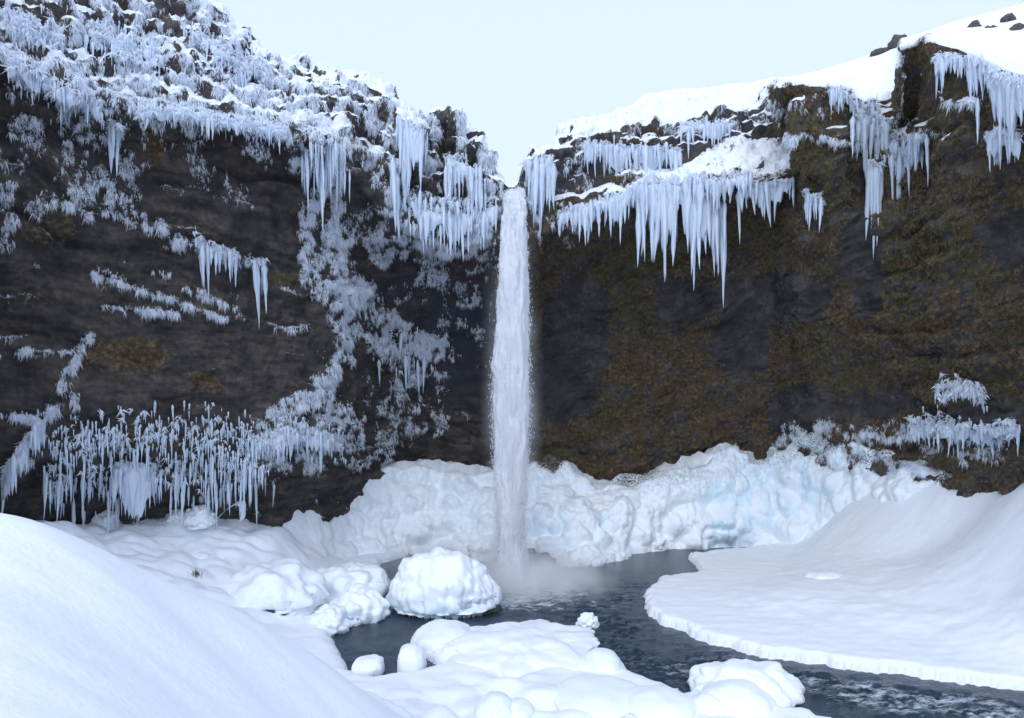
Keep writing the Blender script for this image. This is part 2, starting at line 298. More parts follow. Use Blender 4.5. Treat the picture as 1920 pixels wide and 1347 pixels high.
def saw(x): f = x - np.floor(x); return np.where(f < 0.86, f / 0.86, (1 - f) / 0.14)
amp = sstep(-0.25, 0.35, fbm(P0 / 5.0 + 77, 2).reshape(NR, NC)); terr = 0.75 * amp * saw(zst * 0.42) + 0.28 * sstep(-0.2, 0.3, mid) * saw(zst * 1.25 + 0.3)
n_f = fbm(P0 / 2.0 + 31, 4).reshape(NR, NC)
hill = sstep(7.05, 7.25, VR) * sstep(1440, 1500, UU)                          # smooth snow slope behind the buttresses
frost = (1 - sideR) * sstep(5.0, 5.3, VR) * 0.85
frost = np.maximum(frost, (1 - sideR) * sstep(380, 180, PPY) * sstep(680, 560, UU) * 0.75)
frost = np.maximum(frost, strokes([(40, 380, 90, 120, .6), (180, 300, 120, 120, .72), (420, 330, 130, 60, .45), (300, 430, 120, 22, .75, .35), (600, 380, 40, 130, .85), (590, 300, 60, 50, .8), (640, 480, 30, 90, .85), (650, 545, 60, 45, .95), (600, 520, 50, 50, .7, .3),
    (640, 640, 30, 90, .85), (610, 720, 32, 70, .85), (720, 450, 70, 80, .7), (700, 560, 60, 60, .6), (870, 600, 60, 60, .5), (740, 720, 60, 50, .6), (690, 860, 70, 30, .5), (840, 430, 120, 60, .95), (800, 500, 140, 50, .6), (880, 540, 60, 40, .6), (760, 640, 100, 40, .9, .25), (740, 610, 50, 40, .7, .6), (790, 700, 70, 70, .7), (720, 800, 70, 60, .6), (800, 780, 50, 50, .6), (640, 800, 60, 50, .75), (560, 790, 80, 40, .7, -.3), (560, 850, 90, 40, .8),
    (300, 860, 220, 50, .42), (130, 740, 22, 70, .85), (95, 800, 30, 60, .7), (40, 860, 40, 40, .7, -1), (30, 785, 50, 12, .8, .2), (240, 580, 90, 6, .7, .1), (330, 520, 140, 8, .6, .3), (230, 520, 60, 6, .5, .4), (430, 480, 80, 25, .6, .3), (420, 580, 40, 14, .6, .4), (60, 660, 90, 4, .6),
    (1010, 380, 50, 90, .9), (1110, 265, 80, 30, .7), (1250, 240, 150, 50, .55, -.1), (1400, 220, 110, 50, .5, -.1), (1330, 320, 160, 30, .6, -.15), (1150, 340, 100, 30, .6, -.2), (1900, 90, 80, 30, .4), (1060, 440, 40, 40, .5), (1080, 330, 50, 40, .6), (1540, 830, 100, 50, .8), (1660, 835, 110, 45, .75), (1840, 850, 60, 30, .6), (1530, 200, 50, 30, .5), (1560, 265, 50, 14, .5), (1680, 260, 50, 60, .6)], UU, PPY))
n_g = fbm(P0 * np.array([0.22, 0.22, 0.3]) + 41, 3).reshape(NR, NC)
frost *= sstep(-0.3, 0.2, n_f + 0.8 * n_g + 0.3 * frost) * (1 - 0.6 * hill)
clump = sstep(-0.12, 0.22, fbm(P0 * np.array([1, 1, 0.6]) / 0.95 + 71, 3).reshape(NR, NC) + 0.35 * n_f)
frost *= 0.35 + 0.65 * clump
STREAKS = [([(172, 628), (150, 655), (125, 700), (108, 745), (85, 790), (45, 845), (5, 905)], 9), ([(0, 776), (40, 782), (80, 792)], 7), ([(645, 262), (615, 330), (590, 400), (570, 480)], 12), ([(632, 290), (636, 400), (650, 500), (660, 550)], 11), ([(610, 300), (600, 380), (575, 460)], 9),
    ([(570, 500), (620, 535), (662, 552), (655, 620), (625, 690), (605, 770), (600, 800)], 12), ([(665, 555), (700, 590), (760, 610)], 10), ([(672, 625), (720, 660), (790, 650), (830, 640)], 13), ([(640, 640), (612, 720), (640, 800)], 9), ([(0, 98), (120, 148), (250, 202), (330, 200), (400, 220), (520, 240), (630, 252)], 13), ([(0, 30), (90, 70), (160, 110), (240, 190)], 14), ([(120, 0), (180, 80), (240, 130), (300, 175)], 12), ([(250, 20), (300, 90), (380, 150), (470, 190), (560, 215)], 12), ([(380, 10), (440, 100), (520, 160), (600, 200)], 13),
    ([(210, 398), (270, 425), (330, 455), (380, 470), (450, 490)], 12), ([(120, 390), (160, 405), (200, 400)], 8), ([(180, 515), (260, 545), (330, 562), (420, 600)], 5), ([(190, 573), (260, 582), (330, 590)], 5), ([(350, 540), (400, 560), (440, 580)], 7), ([(0, 662), (60, 660), (130, 662)], 4), ([(480, 800), (540, 765), (590, 760), (640, 790)], 12), ([(500, 770), (560, 740), (600, 735)], 7), ([(470, 840), (540, 800), (600, 815), (650, 830)], 14), ([(1490, 250), (1560, 270), (1610, 275)], 6), ([(1610, 270), (1650, 250), (1700, 265), (1735, 250)], 8), ([(1600, 800), (1660, 825), (1720, 815), (1790, 800)], 5), ([(1760, 195), (1830, 190)], 4)]
streak = np.zeros_like(frost)
wob = fbm(P0 / 1.1 + 3, 3).reshape(NR, NC); gap = sstep(-0.35, 0.1, fbm(P0 / 0.8 + 91, 3).reshape(NR, NC) + 0.4 * wob)
for pts, wd in STREAKS:
    dd = np.full(frost.shape, 1e9)
    for (x0, y0), (x1, y1) in zip(pts[:-1], pts[1:]):
        ex, ey = x1 - x0, y1 - y0; t = np.clip(((UU - x0) * ex + (PPY - y0) * ey) / (ex * ex + ey * ey), 0, 1); dd = np.minimum(dd, np.hypot(UU - x0 - t * ex, PPY - y0 - t * ey))
    streak = np.maximum(streak, sstep(wd * 1.9, wd * 0.2, dd + wob * wd * 1.5) * gap)
frost = np.maximum(frost * 0.9, streak * (0.75 + 0.25 * clump)); clump = np.maximum(clump, streak)
ledge = np.gradient(-smooth1(terr, 1, 0), axis=0); ledge = sstep(0.04, 0.14, ledge) * (1 - sideR) * (1 - up) * sstep(-0.15, 0.3, fbm(P0 / 2.6 + 13, 3).reshape(NR, NC)) * sstep(0.3, 0.9, VR)
frost = np.maximum(frost, 0.62 * ledge)
rimeLump = (1 - sideR) * up + strokes([(850, 300, 90, 80, 1), (1080, 300, 40, 40, .6)], UU, PPY)
rockLump = sideR * sstep(6.05, 6.5, VR) * sstep(1500, 1440, UU)
disp = (0.95 * big + 0.45 * mid + 0.13 * fine) * (1 - 0.85 * hill)
disp += (0.35 * strata + terr - 0.5) * (1 - up) * (1 - 0.2 * sideR) + rimeLump * (1.5 * bl - 0.4 + 0.9 * (0.4 - wor * wor)) + rockLump * (1.2 * (0.4 - wor * wor) + 0.8 * bl - 0.1) + 0.30 * np.clip(frost, 0, 1) * clump
fade = sstep(8.0, 7.6, VR) * 0.75 + 0.25
notch = 1 - 0.9 * sstep(45, 18, np.abs(UU - 962)) * sstep(5.5, 6.5, VR)
disp *= fade * notch
G = G + nrm * disp[..., None]
nrm = gnormals(G); flip = np.sign(np.median(np.einsum('ijk,ijk->ij', nrm, -G + np.array([0, 0, CAM_H])))); nrm *= flip
nz = gnormals(smooth1(smooth1(G, 2, 0), 2, 1))[..., 2] * flip
n_a = fbm(G.reshape(-1, 3) / 2.0 + 31, 4).reshape(NR, NC); n_b = fbm(G.reshape(-1, 3) / 0.7 + 51, 3).reshape(NR, NC)
# snow lies where the ground is flat enough; frost on the left wall; moss on the right
snow = sstep(0.30, 0.58, nz + 0.22 * n_b) * sstep(5.0, 5.4, VR) * sstep(0, 1, 0.35 + sideR + up * 0.3)
snow = np.maximum(snow, hill * 0.95)
snow = np.maximum(snow, strokes([(1400, 280, 100, 26, .95, -.12), (1300, 320, 80, 25, .8, -.3), (1430, 325, 60, 20, .8, -.1), (1120, 245, 60, 18, .9, -.2), (1620, 130, 90, 40, 1, -.3), (620, 240, 40, 14, .9), (560, 225, 60, 10, .9), (620, 150, 60, 18, .7, .1), (660, 545, 18, 14, .8)], UU, PPY) * (0.75 + 0.5 * n_b))
bare = strokes([(1620, 490, 38, 95, 1, .8), (1450, 560, 110, 50, .9), (1390, 640, 60, 70, .8), (1895, 450, 60, 50, .9), (1290, 560, 70, 40, .7), (1080, 620, 60, 120, .7), (1050, 730, 70, 60, 1), (1500, 770, 60, 50, .8), (1640, 760, 90, 30, .6), (1850, 780, 60, 40, .6)], UU, PPY)
moss = sideR * np.where(UU > 1455, sstep(7.2, 6.9, VR), sstep(6.3, 5.6, VR)) * (0.55 - 0.75 * bare) + 0.45 * n_a * sideR + 0.3 * n_b * sideR
moss = np.maximum(moss, strokes([(240, 665, 95, 38, .75), (385, 715, 45, 18, .7, .3), (290, 275, 22, 40, .8), (90, 430, 70, 40, .5), (300, 830, 90, 16, .6), (60, 560, 90, 25, .35), (540, 520, 40, 14, .6), (200, 560, 60, 30, .3)], UU, PPY))
recess_shade = strokes([(860, 640, 110, 130, .9), (760, 560, 90, 90, .5), (1030, 700, 40, 140, .4)], UU, PPY)  # shade of the hollow beside the fall, painted into the rock colour
cliff = link('cliff', new_mesh('cliff', G, grid_faces(NR, NC), M_CLIFF, True, dict(snow=snow, frost=frost, moss=moss, recess_shade=recess_shade, side=sideR)))
tag(cliff, 'dark overhanging rock walls of the gorge with snow, frost and brown moss', kind='structure')

# the first thing met along a line of sight, for hanging things on the cliff
PXg, PYg = topix(G); BIN = 5; nbx, nby = 2800 // BIN, 1900 // BIN
bx = ((PXg + 440) / BIN).astype(int).clip(0, nbx - 1); by = ((PYg + 440) / BIN).astype(int).clip(0, nby - 1)
ZB = np.full((nbx, nby), 1e9); np.minimum.at(ZB, (bx.ravel(), by.ravel()), G[..., 1].ravel())
def on_cliff(px, py, out=0.15):
    i, j = int((px + 440) / BIN), int((py + 440) / BIN); b = ZB[max(i - 1, 0):i + 2, max(j - 1, 0):j + 2]; y = b.min()
    return W(px, py, (y if y < 1e8 else 50) - out)

# ------------------------------------------------------------------ tufts: many small blades in one mesh
def tufts(name, base, nor, size, blades, mat, down=0.9, outw=0.45, spread=0.45, wid=0.10):
    n = len(base); k = blades; B = np.repeat(base, k, 0); Nn = np.repeat(nor, k, 0); S = np.repeat(size, k) * rng.uniform(0.5, 1.2, n * k)
    d = Nn * outw + np.array([0, 0, -down]) + rng.normal(0, spread, (n * k, 3)); d /= np.linalg.norm(d, axis=1)[:, None]
    s = np.cross(d, rng.normal(size=(n * k, 3))); s /= np.linalg.norm(s, axis=1)[:, None] + 1e-9
    B = B + rng.normal(0, 0.25, (n * k, 3)) * np.repeat(size, k)[:, None] * 0.5
    tip = B + d * S[:, None] + np.array([0, 0, -0.15]) * S[:, None]; wv = s * (S * wid)[:, None]
    V = np.stack([B - wv, B + wv, tip], 1).reshape(-1, 3)
    return new_mesh(name, V, np.arange(len(V)).reshape(-1, 3), mat, False)
def scatter(weight, count):
    a = np.linalg.norm(np.cross(G[1:, :-1] - G[:-1, :-1], G[:-1, 1:] - G[:-1, :-1]), axis=2) * weight[:-1, :-1]
    a = a * ((PXg[:-1, :-1] > -60) & (PXg[:-1, :-1] < 1980) & (PYg[:-1, :-1] > -60)); p = a.ravel() / a.sum()
    idx = rng.choice(p.size, count, p=p); i, j = np.divmod(idx, NC - 1); t = rng.random((count, 2))
    P = G[i, j] + (G[i + 1, j] - G[i, j]) * t[:, :1] + (G[i, j + 1] - G[i, j]) * t[:, 1:]
    return P, nrm[i, j], i, j
Pf, Nf, i_, j_ = scatter(np.clip(frost - 0.12, 0, 1) ** 1.4 * (0.04 + clump) * (1 - 0.8 * np.clip(snow, 0, 1)), 88000)
size = (0.13 + 0.40 * rng.random(len(Pf)) ** 2.5) * (0.7 + 0.5 * frost[i_, j_])
rime = link('rime_frost', tufts('rime_frost', Pf, Nf, size, 8, M_RIME, 1.15, 0.3, 0.28, 0.06)); tag(rime, 'white feathery rime hanging in tufts from the frozen cliff', kind='stuff')
Pg, Ng, i_, j_ = scatter((np.clip(moss - 0.35, 0, 1) + strokes([(1790, 95, 110, 22, .9, .2), (1530, 165, 80, 16, .8), (1300, 300, 180, 14, .9, -.25), (1200, 255, 120, 20, .8, -.15), (1400, 335, 90, 12, .8), (1640, 260, 50, 40, .5), (1300, 215, 150, 30, .5, -.2)], UU, PPY)) * sideR * (0.1 + sstep(-0.1, 0.4, n_b)) * (1 - np.clip(snow, 0, 1)), 50000)
grass = link('hanging_grass', tufts('hanging_grass', Pg, Ng, 0.12 + 0.24 * rng.random(len(Pg)) ** 2, 5, M_GRASS, 0.8, 0.5, 0.5, 0.075)); tag(grass, 'brown dry grass and moss hanging on the right rock wall', kind='stuff')

# ------------------------------------------------------------------ river
WATER = [(690,1072),(720,1056),(770,1042),(850,1040),(920,1056),(1000,1052),(1060,1064),(1130,1060),(1180,1042),(1250,1031),(1330,1026),(1440,1026),(1445,1031),(1290,1048),(1312,1082),(1240,1092),(1207,1120),(1216,1157),(1300,1198),(1400,1228),(1560,1254),(1700,1270),(1920,1300),(2300,1360),(2700,1480),(2300,1640),(1700,1420),(1545,1362),(1500,1348),(1330,1322),(1245,1295),(1180,1270),(1172,1256),(1100,1232),(960,1190),(880,1198),(830,1180),(768,1200),(775,1222),(830,1254),(795,1266),(740,1276),(700,1280),(655,1268),(648,1242),(620,1196),(640,1178),(700,1168),(708,1140),(690,1100)]
WP = np.array([[(x - 960) / F * Yw(y), Yw(y)] for x, y in WATER])
def sdist(X, Y):
    """distance outside the river outline, negative in the river"""
    d = np.full(X.shape, 1e9); ins = np.zeros(X.shape, bool)
    for k in range(len(WP)):
        a, b = WP[k], WP[(k + 1) % len(WP)]; e = b - a; t = np.clip(((X - a[0]) * e[0] + (Y - a[1]) * e[1]) / (e @ e), 0, 1)
        d = np.minimum(d, np.hypot(X - a[0] - t * e[0], Y - a[1] - t * e[1]))
        c = (a[1] > Y) != (b[1] > Y); ins ^= c & (X < (b[0] - a[0]) * (Y - a[1]) / (b[1] - a[1] + 1e-12) + a[0])
    return np.where(ins, -d, d)
xs = np.arange(-18, 45, 0.18); ys = np.arange(16, 72, 0.18); XX, YG = np.meshgrid(xs, ys)
px, py = topix(np.stack([XX, YG, np.zeros_like(XX)], -1))
foam = strokes([(985, 1110, 150, 44, 1.0), (1080, 1120, 110, 30, .7, .1), (1130, 1170, 90, 25, .45, .2), (1170, 1240, 90, 40, .55, .35), (1285, 1262, 60, 20, .8, .2), (1360, 1240, 90, 22, .5, .2), (1560, 1290, 90, 30, .75, .25), (1660, 1310, 140, 34, .9, .2), (1850, 1335, 160, 30, .95, .2), (1260, 1300, 50, 10, .6, .3), (1500, 1270, 90, 14, .55, .2), (1180, 1100, 130, 12, .45)], px, py)
PW = np.stack([XX, YG, np.zeros_like(XX)], -1).reshape(-1, 3)
rough = (0.25 + 1.6 * foam.ravel()) * sstep(60, 40, YG.ravel())
zz = rough * (0.16 * fbm(PW * np.array([0.8, 1.3, 1]), 3) + 0.07 * pn(PW * np.array([2.2, 3.0, 1])) + 0.05 * pn(PW * np.array([5, 6, 1])))
foam2 = np.clip(foam.ravel() * (0.7 + 0.55 * fbm(PW * np.array([1.1, 1.9, 1]) + 3, 3)), 0, 1)
PW[:, 2] = zz
river = link('river', new_mesh('river', PW, grid_faces(*XX.shape), M_WATER, True, dict(foam=foam2))); tag(river, 'dark slate blue stream with white ripples running from the pool', kind='structure')

# ------------------------------------------------------------------ snow ground
CP = [(0,955,13),(100,985,13.5),(280,1070,14.5),(460,1150,16),(600,1228,18),(690,1292,20.5),(770,1347,22),(0,1347,6),(300,1347,8),(600,1347,14),(-400,1200,7),(-400,1000,12),
      (0,1150,8.5),(250,1250,9.5),(500,1300,13),(150,985,43),(300,1000,45),(480,1000,47.5),(600,1085,47),(560,1130,41.5),(450,1095,41),(350,1055,41),(480,985,50),(600,1010,53),(680,1060,55),(650,1120,43),(250,1020,42),(100,990,40),(0,1000,38),(-300,1010,28),
      (1225,1120,44),(1400,1185,38),(1700,1238,33),(1920,1275,30.6),(1500,1100,44.5),(1640,1062,47),(1720,1018,48),(1820,965,46),(1920,912,42.8),(1700,922,52),(1600,985,54),(1540,1018,55),(1450,1038,58.5),(1360,1050,57.5),(1920,1100,37),(1920,1000,40),(2300,1100,26),(2200,960,32),(1800,890,49),(1650,905,56),
      (960,1330,28.5),(1150,1320,29),(1050,1270,31.5),(900,1240,33.5),(1350,1345,28)]
cp = W(*np.array(CP, float).T)
cp = np.concatenate([cp, [[0, 0, 11.7], [0, 3, 10.9], [0, 10, 6.6], [0, 18, 2.6], [-2, 0, 11.9], [3, 0, 11.3], [6, 10, 5.5], [8, 18, 2.0], [-13, 25, 4.5], [-18, 20, 7.0], [-24, 30, 6.0], [-22, 12, 11], [-30, 10, 14], [-9, 31, 1.6], [-11, 34, 1.8], [14, 8, 6], [25, 5, 7], [20, 14, 2.5], [-14, 0, 13.5], [-10, -6, 13.5], [10, -6, 11], [35, 30, 7], [-30, 35, 7]]])
def phi(r): return np.sqrt(r * r + 4.0)
A = phi(np.hypot(cp[:, None, 0] - cp[None, :, 0], cp[:, None, 1] - cp[None, :, 1])) + np.eye(len(cp)) * -0.02
A = np.block([[A, np.ones((len(cp), 1))], [np.ones((1, len(cp))), np.zeros((1, 1))]]); wts = np.linalg.solve(A, np.concatenate([cp[:, 2], [0]]))
xs = np.arange(-46, 46, 0.18); ys = np.concatenate([np.arange(-8, 24, 0.2), np.arange(24, 70, 0.16)]); XX, YG = np.meshgrid(xs, ys)
ZL = np.full(XX.shape, wts[-1])
for k in range(len(cp)): ZL += wts[k] * phi(np.hypot(XX - cp[k, 0], YG - cp[k, 1]))
PL = np.stack([XX, YG, np.zeros_like(XX)], -1).reshape(-1, 3)
lump = billow(PL / 3.2 + 2, 2).reshape(XX.shape); rag = (0.35 * fbm(PL / 0.9, 3) + 0.25 * fbm(PL / 2.5, 2)).reshape(XX.shape)
drift = fbm(PL * np.array([0.16, 0.35, 1]), 3).reshape(XX.shape)
sd = sdist(XX, YG) + 0.55 * rag + np.where(XX > 7, 1, 0.3) * (0.45 * fbm(PL / 1.6 + 21, 2) + 0.3 * fbm(PL / 0.45 + 5, 2)).reshape(XX.shape)
leftmid = sstep(22, 30, YG) * sstep(6, -4, XX); nearbot = sstep(21, 26, YG) * sstep(38, 33, YG) * sstep(-10, -6, XX) * sstep(14, 9, XX)
ZL = ZL + sstep(8, 12, XX) * sstep(1, 6, sd) * (0.10 * fbm(PL / 1.3 + 8, 3) + 0.16 * fbm(PL / 4 + 3, 2)).reshape(XX.shape)
ZL = np.maximum(ZL, 0.75) + 0.22 * drift * sstep(60, 20, YG) + leftmid * (1.3 * lump - 0.35) * sstep(0, 2.5, sd) + nearbot * (0.9 * lump - 0.25)
# isle and right shelf stay low and flat by the water with a rounded, ragged lip
lip = np.where(XX > 8, 0.45, 0.9)
prof = np.sqrt(np.clip(1 - (1 - np.clip(sd / lip, 0, 1)) ** 2, 0, 1))
grow = sstep(0.2, 7.0, sd); ZG = np.where(sd > 0, prof * (0.72 + 0.18 * rag) * (1 - grow) + ZL * grow * prof, -0.7)
ZG = np.where(sd > 0, ZG, -0.7 - 0.5 * sstep(0, -2, sd)) - 0.12
PL[:, 2] = ZG.ravel() + 0.02 * fbm(PL / 0.6, 2) + 0.05 * fbm(PL * np.array([0.55, 1.5, 1]) + 6, 3)
ground = link('snow_ground', new_mesh('snow_ground', PL, grid_faces(*XX.shape), M_SNOW)); tag(ground, 'smooth deep snow over the banks of the stream', kind='structure')
def ground_z(x, y):
    i = np.abs(ys - y).argmin(); j = np.abs(xs - x).argmin(); return float(ZG[i, j])

# ------------------------------------------------------------------ frozen slope under the walls, lumpy ice
AR = [row((60,1010,42),(250,1010,44),(430,1030,46.5),(520,1060,49),(600,1072,52),(650,1068,55.5),(740,1048,58.5),(830,1042,59.8),(920,1058,56.5),(1000,1053,57.5),(1060,1066,55),(1130,1062,55.8),(1180,1044,59),(1250,1033,61.5),(1330,1028,62.6),(1450,1030,62),(1520,1010,60),(1600,985,56),(1700,950,51.5),(1800,930,48)),
      row((60,985,42.6),(250,985,45),(430,985,48),(520,990,51.5),(600,985,54.5),(650,965,58),(740,955,60.2),(830,955,61.2),(920,970,59.5),(1000,960,59.5),(1060,970,58.5),(1130,970,59.5),(1180,955,61),(1250,945,62.6),(1330,930,63.2),(1385,915,63),(1450,930,63.2),(1520,920,61.2),(1600,905,57.2),(1640,895,55),(1700,900,51.8),(1800,912,48)),
      row((60,972,43),(250,972,46),(430,962,49.5),(520,945,53),(600,912,57),(650,890,60.5),(740,868,62.5),(830,872,63.5),(920,885,63),(1000,868,63.5),(1050,862,63.5),(1110,908,63.5),(1180,898,63.8),(1250,880,64.2),(1330,848,64.6),(1370,830,64.6),(1420,866,64.6),(1470,835,63.5),(1550,795,60.5),(1590,815,58.3),(1640,842,55.2),(1700,858,52),(1800,893,48)),
      ]
AR.append((AR[2][0], AR[2][1] + 6, AR[2][2] + 5)); AR.insert(0, (AR[0][0], AR[0][1] + 14, AR[0][2] - 0.2))
ua = np.arange(60, 1801, 2.2); pa = np.stack([smooth1(np.interp(ua, r[0], r[1]), 3, 0) for r in AR]); ya = np.stack([smooth1(np.interp(ua, r[0], r[2]), 3, 0) for r in AR])
gp2, gy2 = [], []
for k, nsub in enumerate((6, 50, 50, 16)):
    for j in range(nsub): t = j / nsub; gp2.append(pa[k] * (1 - t) + pa[k + 1] * t); gy2.append(ya[k] * (1 - t) + ya[k + 1] * t)
GA = W(ua[None, :], smooth1(np.array(gp2), 3, 0), smooth1(np.array(gy2), 3, 0)); na = gnormals(GA); na *= np.where(np.einsum('ijk,ijk->ij', na, -GA + np.array([0, 0, CAM_H])) < 0, -1, 1)[..., None]
PA = GA.reshape(-1, 3); UA = ua[None, :] * np.ones((GA.shape[0], 1)); pyA = topix(GA)[1]
da = 2.2 * billow(PA / 4.0 + 4, 2) + 0.9 * (0.45 - worley(PA / 1.9) ** 2) + 0.10 * (0.45 - worley(PA / 0.7) ** 2) + 0.5 * billow(PA * np.array([1.5, 1.5, 0.3]), 2) * (1 - 0.6 * np.abs(na.reshape(-1, 3)[:, 2])) + 0.10 * fbm(PA / 0.35, 2) - 1.05
calm = 1 - 0.8 * sstep(780, 560, UA).ravel(); tfade = np.clip(1.15 - 0.5 * np.linspace(0, 1, GA.shape[0]) ** 4, 0, 1)[:, None] * np.ones_like(UA)
GA = GA + na * (da * calm * tfade.ravel()).reshape(UA.shape)[..., None]
blue = strokes([(1020, 950, 60, 90, .8), (1370, 960, 60, 90, .9), (1440, 920, 60, 80, .8), (1530, 890, 60, 70, .7), (860, 960, 50, 60, .35), (1120, 960, 40, 50, .4)], UA, pyA) + 0.15
dirt = strokes([(1030, 850, 45, 36, .8), (1140, 840, 60, 45, .85), (1180, 890, 80, 22, .6), (1250, 890, 110, 40, .46), (1330, 880, 90, 50, .4), (1450, 850, 80, 30, .5), (870, 1038, 90, 12, .5), (760, 1045, 40, 12, .6), (1530, 830, 60, 40, .6), (1660, 860, 80, 26, .62), (1770, 895, 40, 16, .7), (1200, 1000, 60, 40, .3)], UA, pyA)
apron = link('frozen_slope', new_mesh('frozen_slope', GA, grid_faces(*UA.shape), M_ICEG, True, dict(blue=blue, dirt=dirt))); tag(apron, 'lumpy snow covered ice heaped under the cliff around the pool', kind='structure')

ti = rng.integers(60, GA.shape[0] - 14, 9000); tj = rng.integers(0, GA.shape[1], 9000); keep = rng.random(9000) < (0.08 + strokes([(1140, 850, 70, 40, .9), (1250, 885, 110, 40, .7), (1350, 860, 70, 40, .7), (1500, 840, 90, 60, 1), (1660, 865, 90, 40, 1), (1030, 865, 50, 30, .8)], UA, pyA)[ti, tj])
crust = link('slope_rime', tufts('slope_rime', GA[ti, tj][keep], na[ti, tj][keep], rng.uniform(0.12, 0.35, keep.sum()), 7, M_RIME, 0.5, 0.7, 0.5, 0.1)); tag(crust, 'rime crystals on the upper edge of the frozen slope', kind='stuff')

# ------------------------------------------------------------------ icicles
def icicle_mesh(k):
    r = np.random.default_rng(100 + k); ns, nl = 8, 9; t = np.linspace(0, 1, nl); V = []
    prof = (1 - t) ** r.uniform(0.6, 1.0) * (1 + 0.18 * np.sin(t * r.uniform(9, 16) + r.uniform(0, 6))) + 0.015
    prof *= np.minimum(1, 0.25 + t * (5 if k % 2 else 9)); prof[0] *= 0.5; bend = np.cumsum(r.normal(0, 0.10, (nl, 2)), 0) * t[:, None] * 0.5
    for i in range(nl):
        for j in range(ns):
            a = 2 * math.pi * j / ns; q = prof[i] * (1 + r.uniform(-.2, .2)); V.append((q * math.cos(a) + bend[i, 0], q * math.sin(a) + bend[i, 1], -t[i]))
    return new_mesh('icicle', V, grid_faces(nl, ns, True), M_ICE)
ICM = [icicle_mesh(k) for k in range(12)]
ICV = []
for me in ICM:
    v = np.zeros(len(me.vertices) * 3, np.float32); me.vertices.foreach_get('co', v); ICV.append(v.reshape(-1, 3))
ICF = grid_faces(9, 8, True)
ROOTS = []
def icicles(label, line, lens, wid, n, small=0, jit=6, name='icicle_curtain', sheet=0.55, crust=1.0):
    """line of roots in the picture, lengths and widths in its pixels"""
    L = np.array(line, float); seg = np.r_[0, np.cumsum(np.hypot(*np.diff(L[:, :2], axis=0).T))]; root = empty(name, on_cliff(L[0, 0], L[0, 1]))
    o0 = np.array(root.location); tag(root, label, 'icicles', 'icicles hanging from the gorge walls')
    env = rng.uniform(0, 6)
    for s_ in rng.uniform(0, seg[-1], int(seg[-1] * 1.1 * crust) + 6): ROOTS.append(on_cliff(np.interp(s_, seg, L[:, 0]) + rng.normal(0, 3), np.interp(s_, seg, L[:, 1]) + rng.normal(-4, jit * 0.8), 0.1))
    def spot(s, j):
        x = np.interp(s, seg, L[:, 0]) + rng.normal(0, j * 0.5); y = np.interp(s, seg, L[:, 1]) + rng.normal(0, j); p = on_cliff(x, y, 0.05); return p, p[1] / F
    for q in range(n):
        s = (q + rng.uniform(0.1, 0.9)) / n * seg[-1]; p, sc = spot(s, jit); p = p - np.array([0, rng.uniform(0, 0.5), 0])
        f = (0.3 + 0.7 * abs(math.sin(s * 0.05 + env)) ** 0.8) * rng.choice([1, 1, .75, .45]) if n > 8 else 1.0
        ln = rng.uniform(*lens) * f * sc; w = rng.uniform(*wid) * 0.5 * sc * (0.55 + 0.45 * min(1, f))
        o = link('icicle', ICM[rng.integers(12)], root, p - o0 + np.array([0, 0, 0.08])); o.scale = (w, w, ln + 0.08); o.rotation_euler = (rng.normal(0, .03), rng.normal(0, .03), rng.uniform(0, 6.28))
    if n >= 12 and sheet:
        nsx = max(12, int(seg[-1] / 3)); sv = np.linspace(0, seg[-1], nsx); ll = np.array([rng.uniform(*lens) for _ in sv]) * (0.3 + 0.7 * np.abs(np.sin(sv * 0.05 + env)) ** 0.8) * sheet
        top = np.array([on_cliff(np.interp(a, seg, L[:, 0]), np.interp(a, seg, L[:, 1]) - 3, 0.12) for a in sv]); top[:, 1] = smooth1(top[:, 1:2], 2, 0)[:, 0]; ll = ll * top[:, 1] / F
        tt_ = np.linspace(0, 1, 14)[:, None]; flute = 0.13 * np.abs(np.sin(sv * 0.9 + 2 * np.sin(sv * 0.23)))[None]
        S = np.stack([top[None, :, 0] + 0 * tt_, top[None, :, 1] - flute * (1 - 0.5 * tt_) - 0.15 * np.sin(tt_ * 3.1), top[None, :, 2] - tt_ * ll[None]], -1)
        B2 = S + np.array([0, 0.3, 0]) * (1 - tt_[..., None]) + np.array([0, 0.03, 0]); SS = np.concatenate([S, B2[::-1]])
        link('ice_sheet', new_mesh('ice_sheet', SS - o0, grid_faces(28, nsx), M_ICE), root)
    if small:
        V, Fc = [], []
        for q in range(small):
            p, sc = spot(rng.uniform(0, seg[-1]), jit * 1.2); k = rng.integers(12); w = rng.uniform(1.1, 2.5) * sc; ln = rng.uniform(0.25, 0.7) * lens[0] * sc + 0.2
            V.append(ICV[k] * np.array([w, w, ln]) + (p - o0)); Fc.append(ICF + q * 72)
        o = link('small_icicles', new_mesh('small_icicles', np.concatenate(V), np.concatenate(Fc), M_ICE), root); o['kind'] = 'stuff'
    return root
icicles('thick icicle curtain touching the right edge of the waterfall', [(985,312),(1035,298)], (90,150), (12,20), 16, 20)
icicles('long even row of slender icicles under the snowy ledge right of the waterfall', [(1095,272),(1180,282),(1275,285)], (50,95), (7,12), 46, 60)
icicles('slanting fringe of short icicles low on the lip right of the waterfall', [(1048,405),(1100,388),(1160,370),(1205,350)], (45,90), (7,13), 40, 40)
icicles('largest icicle cluster, hanging far down the right wall below the ledges', [(1195,352),(1255,348),(1320,368),(1352,400)], (120,235), (11,20), 60, 60, 14)
icicles('second tier of icicles in front of the largest cluster, under a snow step', [(1290,330),(1350,345),(1400,330)], (35,80), (8,13), 22, 30)
icicles('icicle row under the snow shelf left of the dark rock prow', [(1385,352),(1440,350),(1482,340)], (45,115), (8,15), 24, 24)
